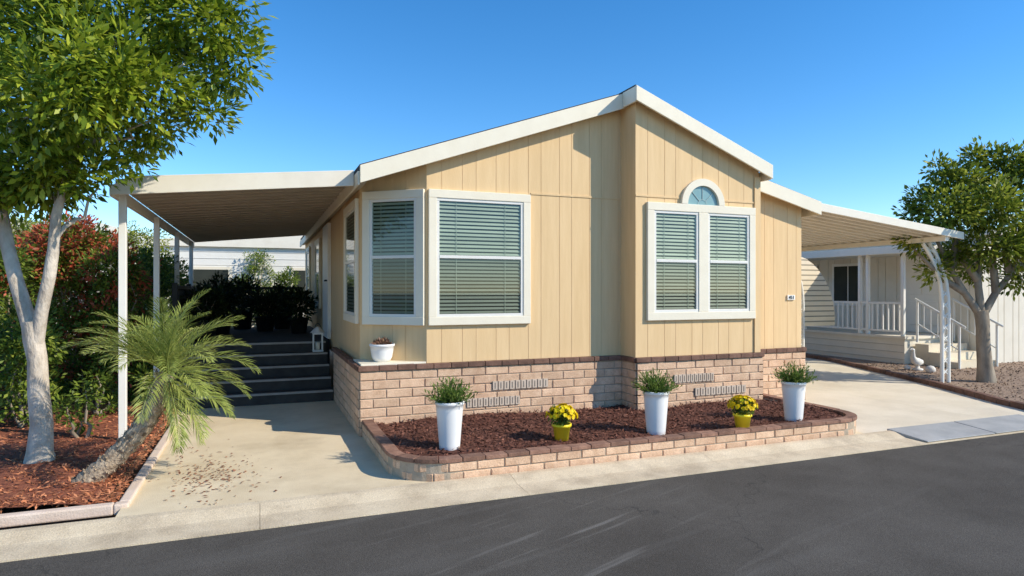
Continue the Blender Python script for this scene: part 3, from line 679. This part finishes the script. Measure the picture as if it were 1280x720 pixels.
def frond(az, el, L, droop):
    mb = MB(); n = 24; p = PC.copy()+Vector((0,0,.03)); pts = [p.copy()]; dirs = []
    for i in range(n):
        e = el-droop*(i/n)**1.5; d = Vector((math.cos(az)*math.cos(e), math.sin(az)*math.cos(e), math.sin(e))); p = p+d*L/n; pts.append(p.copy()); dirs.append(d)
    dirs.append(dirs[-1]); tt = random.uniform(.3,.75)
    mb.tube(pts[::2], taper(.008,.002,len(pts[::2])), 5, 0, tt*.9)
    for i in range(3, n+1):
        for h in range(2):
            for sg in (-1, 1):
                s = (i-h/2)/n; j = min(int(s*n), n-1); q_ = pts[j].lerp(pts[j+1], s*n-j); d = dirs[j]; side = d.cross(Z).normalized()*sg; upv = side.cross(d)*sg
                ll = .20*(math.sin(math.pi*min(1, .12+s*.86))**.6)*random.uniform(.75,1.15)
                v = (d*1.0+side*.62+upv*random.uniform(-.1,.5)).normalized(); tip = q_+v*ll+Vector((0,0,-.12*ll)); mid = q_+v*ll*.5+Vector((0,0,.006)); wv = d.cross(v).cross(v).normalized()*.0042
                mb.add([q_, mid+wv, tip, mid-wv], [(0,1,2,3)], 0, min(1,max(0,tt+random.gauss(0,.12))))
    mb.build('frond', M['palmleaf'], PM)
made = 0; i = 0
while made < 38:
    az = i*2.39996+random.uniform(-.2,.2); i += 1; qf = made/37
    el = 1.42-1.45*qf+random.uniform(-.12,.12)
    h = Vector((math.cos(az), math.sin(az), 0)); right = h.dot(RV); fwd = h.dot(FV)
    if el < .55 and right < .15 and fwd < .6: el = random.uniform(.5,.85)
    made += 1
    frond(az, el, random.uniform(.64,.84), .85+.5*random.random())
for az_r, el in ((.4,-.5),(-.35,-.7),(.1,-.95),(-.8,-.75),(-.1,-.35),(-.55,-1.1)):
    h = RV*math.cos(az_r)+FV*math.sin(az_r); frond(math.atan2(h.y, h.x), el, .68, .5)

def shrub(name, label, base, blobs, leafm, per=26, spread=.13, L=.068, Wd=.03, grp=None, tips=0):
    t = thing(name, label, 'shrub', base, grp); b = MB()
    for c, r, k in blobs:
        b.tube(bend((base[0]+random.uniform(-.08,.08), base[1]+random.uniform(-.08,.08), base[2]), (c[0], c[1], c[2]+r[2]*.3), 5, .05), taper(.022,.007,6), 6)
    b.build('stem', M['bark2'], t)
    C, D, N, T = foliage(blobs, per, spread)
    leaf_object('foliage', C, D, N, rs.uniform(.7,1.3,len(C))*L, rs.uniform(.8,1.2,len(C))*Wd, T, leafm, t)
    if tips:
        C, D, N, T = foliage([(c, (r[0]*1.08, r[1]*1.08, r[2]*1.1), max(2, int(k*tips*min(1.9, .15+c[2]*.75)))) for c, r, k in blobs], per, spread*.8, 9)
        leaf_object('red_leaves', C, D, N, rs.uniform(.7,1.3,len(C))*L, rs.uniform(.8,1.2,len(C))*Wd, T+.12, M['redleaf'], t)
def hedge(px, ptop, pbot, t, wr, leafm, label, k=70, **kw):
    bt = W(px, pbot, t); base = (bt.x, bt.y, .02); ztop = W(px, ptop, t).z; bls = []
    nb = max(3, int(ztop/.4))
    for i in range(nb*2):
        z = .3+(ztop-.55)*(i//2)/(nb-1); rr = wr*random.uniform(.5,.7)
        bls.append(((bt.x+random.uniform(-.45,.45)*wr, bt.y+random.uniform(-.4,.4)*wr, z), (rr, rr, .33), k//3))
    bls.append(((bt.x, bt.y, ztop-.25), (wr*.6, wr*.6, .28), k//3))
    shrub('shrub', label, base, bls, leafm, **kw)
hedge(18, 305, 500, 8.6, .95, M['hedge'], 'tall green shrub behind the left tree trunk', 90, tips=.05)
hedge(75, 292, 470, 10.2, .85, M['hedge'], 'green shrub with scattered red leaves left of the reddest shrub', 80, tips=.25)
hedge(112, 285, 460, 9.4, .68, M['hedge'], 'tallest shrub thickly tipped with red leaves behind the carport post', 90, tips=.5)
hedge(150, 318, 460, 9.0, .5, M['hedge'], 'green and red shrub directly behind the front carport post', 70, tips=.25)
hedge(175, 318, 450, 10.4, .55, M['hedge'], 'leafy green shrub near the second carport post', 70, tips=.08)
hedge(205, 325, 440, 12.0, .55, M['hedge'], 'green shrub beside the porch deck railing', 80)
hedge(222, 335, 420, 13.6, .45, M['hedge'], 'shrub outside the deck railing near the third post', 60)
hedge(35, 275, 440, 14.0, .9, M['yelleaf'], 'bright yellow green shrub at the back left', 70)
hedge(185, 288, 420, 15.0, .8, M['yelleaf'], 'yellow green shrub beyond the carport posts', 70)
hedge(-70, 300, 520, 8.0, .9, M['hedge'], 'shrub at the far left end of the hedge row', 80)
hedge(30, 395, 520, 7.3, .5, M['hedge'], 'low shrub in the mulch behind the left tree', 60)
for i,(px,py,lab) in enumerate(((98,548,'small low plant in the mulch left of the carport post'),(128,520,'small dark stemmed plant at the foot of the hedge'),(185,520,'small leafy plant behind the palm trunk'))):
    p = G(px,py,.06); shrub('ground_plant', lab, (p.x,p.y,.05), [((p.x+random.uniform(-.1,.1),p.y+random.uniform(-.1,.1),.05+.16*(j+1)),(.14,.14,.1),10) for j in range(3)], M['hedge'], 12, .08, .07, .025)

# ---------------------------------------------------------------- background houses at left
def back_house(label, x0, x1, y0, y1, zw, zr, win):
    t = thing('background_house', label, 'house', ((x0+x1)/2, y0, 0)); w = MB(); w.box(x0,x1,y0,y1,-.08,zw)
    zz = .35
    while zz < zw-.05: w.box(x0-.004,x1+.004,y0-.012,y0-.001,zz,zz+.012,0,.8); zz += .2
    w.build('wall', M['white'], t)
    r = MB(); r.prism_y([(x0-.3,zw),(x1+.3,zw),(x1+.3,zw+.15),((x0+x1)/2,zr),(x0-.3,zw+.15)], y0-.12, y1+.3); r.build('roof', M['carport'], t)
    for a in win:
        f = MB(); f.box(a,a+1.1,y0-.05,y0-.013,1.2,2.3); wn = f.build('window', M['cream'], t)
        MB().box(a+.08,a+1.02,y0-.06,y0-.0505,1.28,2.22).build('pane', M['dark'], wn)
back_house('white house seen beyond the far end of the carport', -2.6, 4.5, 21, 30, 2.9, 3.6, (-1.9, .9))
back_house('white house with low roof behind the hedge at far left', -11, -4.1, 17.5, 26, 2.85, 3.55, (-9, -6.2))
back_house('pale house further back behind the hedge', -9, -3.3, 31, 38, 3.4, 4.4, (-6.5,))
hedge(330, 318, 380, 19.5, .6, M['hedge'], 'small tree in front of the white house beyond the carport', 60)
hedge(300, 348, 380, 19.0, .5, M['hedge'], 'round bush in front of the white house beyond the carport', 60)
hedge(355, 340, 380, 18.6, .5, M['hedge'], 'bush beside the house wall beyond the carport', 60)

# ---------------------------------------------------------------- right carport
C2 = thing('carport', 'sloping white carport awning on ornate curved posts at right of the house', 'carport', (9.3, 7.0, 0))
zq = lambda x: 2.86-.105*(x-7.53)
XE = 10.62
r = MB(); r.prism_y([(7.575,zq(7.575)),(XE,zq(XE)),(XE,zq(XE)-.04),(7.575,zq(7.575)-.04)], 7.03, 14.5)
y = 7.2
while y < 14.4: r.prism_y([(7.58,zq(7.58)-.042),(XE+.01,zq(XE)-.042),(XE+.01,zq(XE)-.085),(7.58,zq(7.58)-.085)], y, y+.05); y += .2
r.build('roof', M['carport'], C2)
f = MB(); f.prism_y([(7.575,zq(7.575)+.012),(XE+.04,zq(XE)+.012),(XE+.04,zq(XE)-.105),(7.575,zq(7.575)-.105)], 6.99, 7.028); f.build('fascia', M['carport'], C2, bev=.004)
f = MB(); f.box(10.27,10.35,7.03,14.5,2.40,2.48); f.build('beam', M['carport'], C2)
def ornate(X, Y):
    p = MB()
    def rail_(o, k):
        return [(X+o,Y,-.02),(X+o,Y,1.25),(X+o-.015,Y,1.5),(X+o-.06,Y,1.75),(X+o-.16*k,Y,1.98),(X+o-.30*k,Y,2.20),(X+o-.46*k,Y,2.38),(X+o-.50*k,Y,2.44)]
    p.tube(rail_(0, 1), .032, 8); p.tube(rail_(.16, 1.02), .032, 8)
    for z in np.arange(.15, 1.5, .19): p.tube([(X+.0,Y,z),(X+.15,Y,z+.12)], .012, 6); p.tube([(X+.15,Y,z),(X,Y,z+.12)], .012, 6)
    for (a_, b_), (c_, d_) in zip(zip(rail_(0,1)[3:], rail_(.16,1.02)[3:]), list(zip(rail_(0,1)[4:], rail_(.16,1.02)[4:]))+[(None, None)]):
        if c_: p.tube([a_, d_], .012, 6); p.tube([b_, c_], .012, 6)
    p.build('post', M['white'], C2)
ornate(10.80, 7.45); ornate(10.80, 10.6); ornate(10.80, 13.8)

# ---------------------------------------------------------------- neighbour at right
NB = thing('neighbor_house', 'white neighbouring house with railed porch and striped awning behind the carport', 'house', (14, 10, 0))
def vsiding(mb, O, U, L, z0, z1): siding(mb, O, U, L, z0, lambda u: z1, .3, .02, .012)
w = MB(); vsiding(w, (14.3,24), (0,-1), 15, .0, 2.75); vsiding(w, (14.3,9.0), (1,0), 9, 0, 2.75); w.build('wall', M['nsiding'], NB)
r = MB(); r.box(12.55,14.6,8.9,16.5,2.42,2.52); r.box(14.1,24,8.7,24,2.76,2.9); r.box(12.5,12.55,8.85,16.5,2.38,2.54); r.build('roof', M['carport'], NB, bev=.01)
s = MB(); s.box(12.75,14.28,9.6,16,-.05,.56,0,1)
for z in (.12,.27,.42): s.box(12.738,12.749,9.6,16,z,z+.012,0,.7)
s.box(12.7,14.28,9.55,16.05,.565,.62); s.build('porch_deck', M['nsiding'], NB)
def rail(pts_, z0, zt2, name='railing'):
    m = MB()
    for (xa,ya),(xb,yb) in zip(pts_[:-1], pts_[1:]):
        U = Vector((xb-xa, yb-ya, 0)); L = U.length; U.normalize(); Nn = U.cross(Z); O = (xa,ya,0)
        m.obox(O,U,Z,Nn,0,L,zt2-.05,zt2,-.025,.025); m.obox(O,U,Z,Nn,0,L,z0+.08,z0+.12,-.02,.02)
        for i in range(int(L/.13)+1): m.obox(O,U,Z,Nn,i*.13,i*.13+.03,z0+.12,zt2-.05,-.012,.012)
    return m.build(name, M['white'], NB)
rail([(12.78,16),(12.78,9.65)], .62, 1.35)
for yy in (9.65,10.5,10.7,12.3,14.2): MB().box(12.74,12.81,yy-.035,yy+.035,.621,2.418).build('post', M['white'], NB, bev=.006)
st_ = MB()
for i in range(3): st_.box(13.0,14.2,9.55-.3*(3-i),9.545-.3*(2-i),-.05,.155*(i+1))
st_.build('stair', M['conc2'], NB)
for xx in (13.0,14.15):
    hr = MB()
    hr.tube([(xx,8.62,0),(xx,8.62,.9)], .025, 8); hr.tube([(xx,9.5,.5),(xx,9.5,1.4)], .025, 8); hr.tube([(xx,8.5,.86),(xx,9.55,1.42)], .025, 8); hr.tube([(xx,8.62,.4),(xx,9.5,.9)], .015, 8)
    for j in range(1, 6): hr.tube([(xx,8.62+.88*j/6,.4+.5*j/6),(xx,8.62+.88*j/6,.91+.48*j/6)], .010, 6)
    hr.build('handrail', M['white'], NB)
d_ = MB(); d_.box(14.24,14.288,9.75,10.75,.63,2.4); dn = d_.build('door', M['white'], NB, bev=.006)
dp = MB(); dp.box(14.22,14.238,9.9,10.2,1.5,2.25); dp.box(14.22,14.238,10.3,10.6,1.5,2.25); dp.box(14.22,14.238,9.9,10.2,.8,1.35); dp.box(14.22,14.238,10.3,10.6,.8,1.35); dp.build('panel', M['white'], dn, bev=.006)
for a, c_ in ((11.8,1.0),(13.3,1.2)):
    f = MB(); f.box(14.25,14.286,a,a+c_,1.2,2.3); wn = f.build('window', M['white'], NB)
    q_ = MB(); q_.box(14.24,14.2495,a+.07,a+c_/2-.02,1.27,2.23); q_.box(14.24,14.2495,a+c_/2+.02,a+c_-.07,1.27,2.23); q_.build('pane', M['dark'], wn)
aw_ = MB(); n_ = 14
for i in range(n_):
    f0 = i/n_; f1 = (i+1)/n_
    z0_ = .80+1.62*f0; z1_ = .80+1.62*f1
    xr = lambda f: 11.20+1.02*max(0, 1-(max(0, f-.10)/.91)**2.2)**.5
    yb = lambda f: 10.9+.25*f*f
    aw_.add([(10.9,yb(f0),z0_),(xr(f0),yb(f0),z0_),(xr(f1),yb(f1)-.02,z1_-.028),(10.9,yb(f1)-.02,z1_-.028)], [(0,1,2,3)], 0, random.uniform(.96,1.04))
    aw_.add([(10.9,yb(f1)+.005,z1_-.04),(xr(f1),yb(f1)+.005,z1_-.04),(xr(f1),yb(f1)+.005,z1_+.01),(10.9,yb(f1)+.005,z1_+.01)], [(0,1,2,3)], 0, .45)
aw_.build('window_awning', M['stripe'], NB)
s0 = G(1147,463,.03)
GS = thing('garden_statue', 'white stone goose statue in the bed near the porch steps', 'statue', tuple(s0))
g_ = MB(); B = lambda x, y, z: s0+Vector((x, y, z))*.85
g_.tube([B(.20,.02,.22),B(.13,.01,.19),B(.0,0,.19),B(-.10,0,.23),B(-.15,0,.32),B(-.14,0,.42),B(-.15,0,.48),B(-.19,0,.50)], [.010,.05,.085,.072,.043,.028,.036,.026], 14)
g_.tube([B(-.19,0,.50),B(-.25,0,.49)], [.019,.006], 8); g_.lathe([(0,0),(.095,0),(.095,.035),(.043,.05),(.03,.10),(0,.12)], tuple(s0), 18); g_.build('body', M['statue'], GS)
for i, (px, py, r_, lab) in enumerate(((1163,466,.09,'round pale stone ornament beside the goose statue'),(1134,462,.06,'small pale stone left of the goose statue'))):
    q_ = G(px,py,.03); m_ = MB(); m_.lathe([(0,0),(r_*.7,.0),(r_,r_*.5),(r_*.95,r_*.95),(r_*.6,r_*1.4),(0,r_*1.55)], tuple(q_), 16)
    tag(m_.build('stone_ornament', M['statue']), lab, 'ornament')

# ---------------------------------------------------------------- light, sky, camera
trav = Vector((-1.25, 1.0, -1.12)).normalized()
sl = bpy.data.lights.new('sun', 'SUN'); sl.energy = 5; sl.angle = math.radians(.5); sl.color = (1, .92, .77)
so = bpy.data.objects.new('sun', sl); COL.objects.link(so); so.rotation_euler = trav.to_track_quat('-Z', 'Y').to_euler(); so.location = (20, -16, 18)
wd = bpy.data.worlds.new('World'); S.world = wd; wd.use_nodes = True; N = wd.node_tree.nodes; L = wd.node_tree.links
sk_ = N.new('ShaderNodeTexSky'); sk_.sky_type = 'NISHITA'; sk_.sun_disc = False
sk_.sun_elevation = math.asin(-trav.z); sk_.sun_rotation = math.atan2(-trav.x, -trav.y); sk_.air_density = .9; sk_.dust_density = .0; sk_.ozone_density = 3.2
hs = N.new('ShaderNodeHueSaturation'); hs.inputs['Saturation'].default_value = 1.3; hs.inputs['Value'].default_value = 1.45
L.new(sk_.outputs[0], hs.inputs['Color']); L.new(hs.outputs[0], N['Background'].inputs[0]); N['Background'].inputs[1].default_value = .15
cam = bpy.data.cameras.new('camera'); co = bpy.data.objects.new('camera', cam); COL.objects.link(co)
cam.sensor_width = 36; cam.lens = 36*800/1280; cam.shift_y = 3/1280; cam.clip_end = 1000; cam.clip_start = .05
co.location = (0, 0, EYE); co.rotation_euler = (math.pi/2, 0, -YAW)
S.camera = co
S.view_settings.view_transform = 'Standard'; S.view_settings.look = 'None'; S.view_settings.exposure = 0
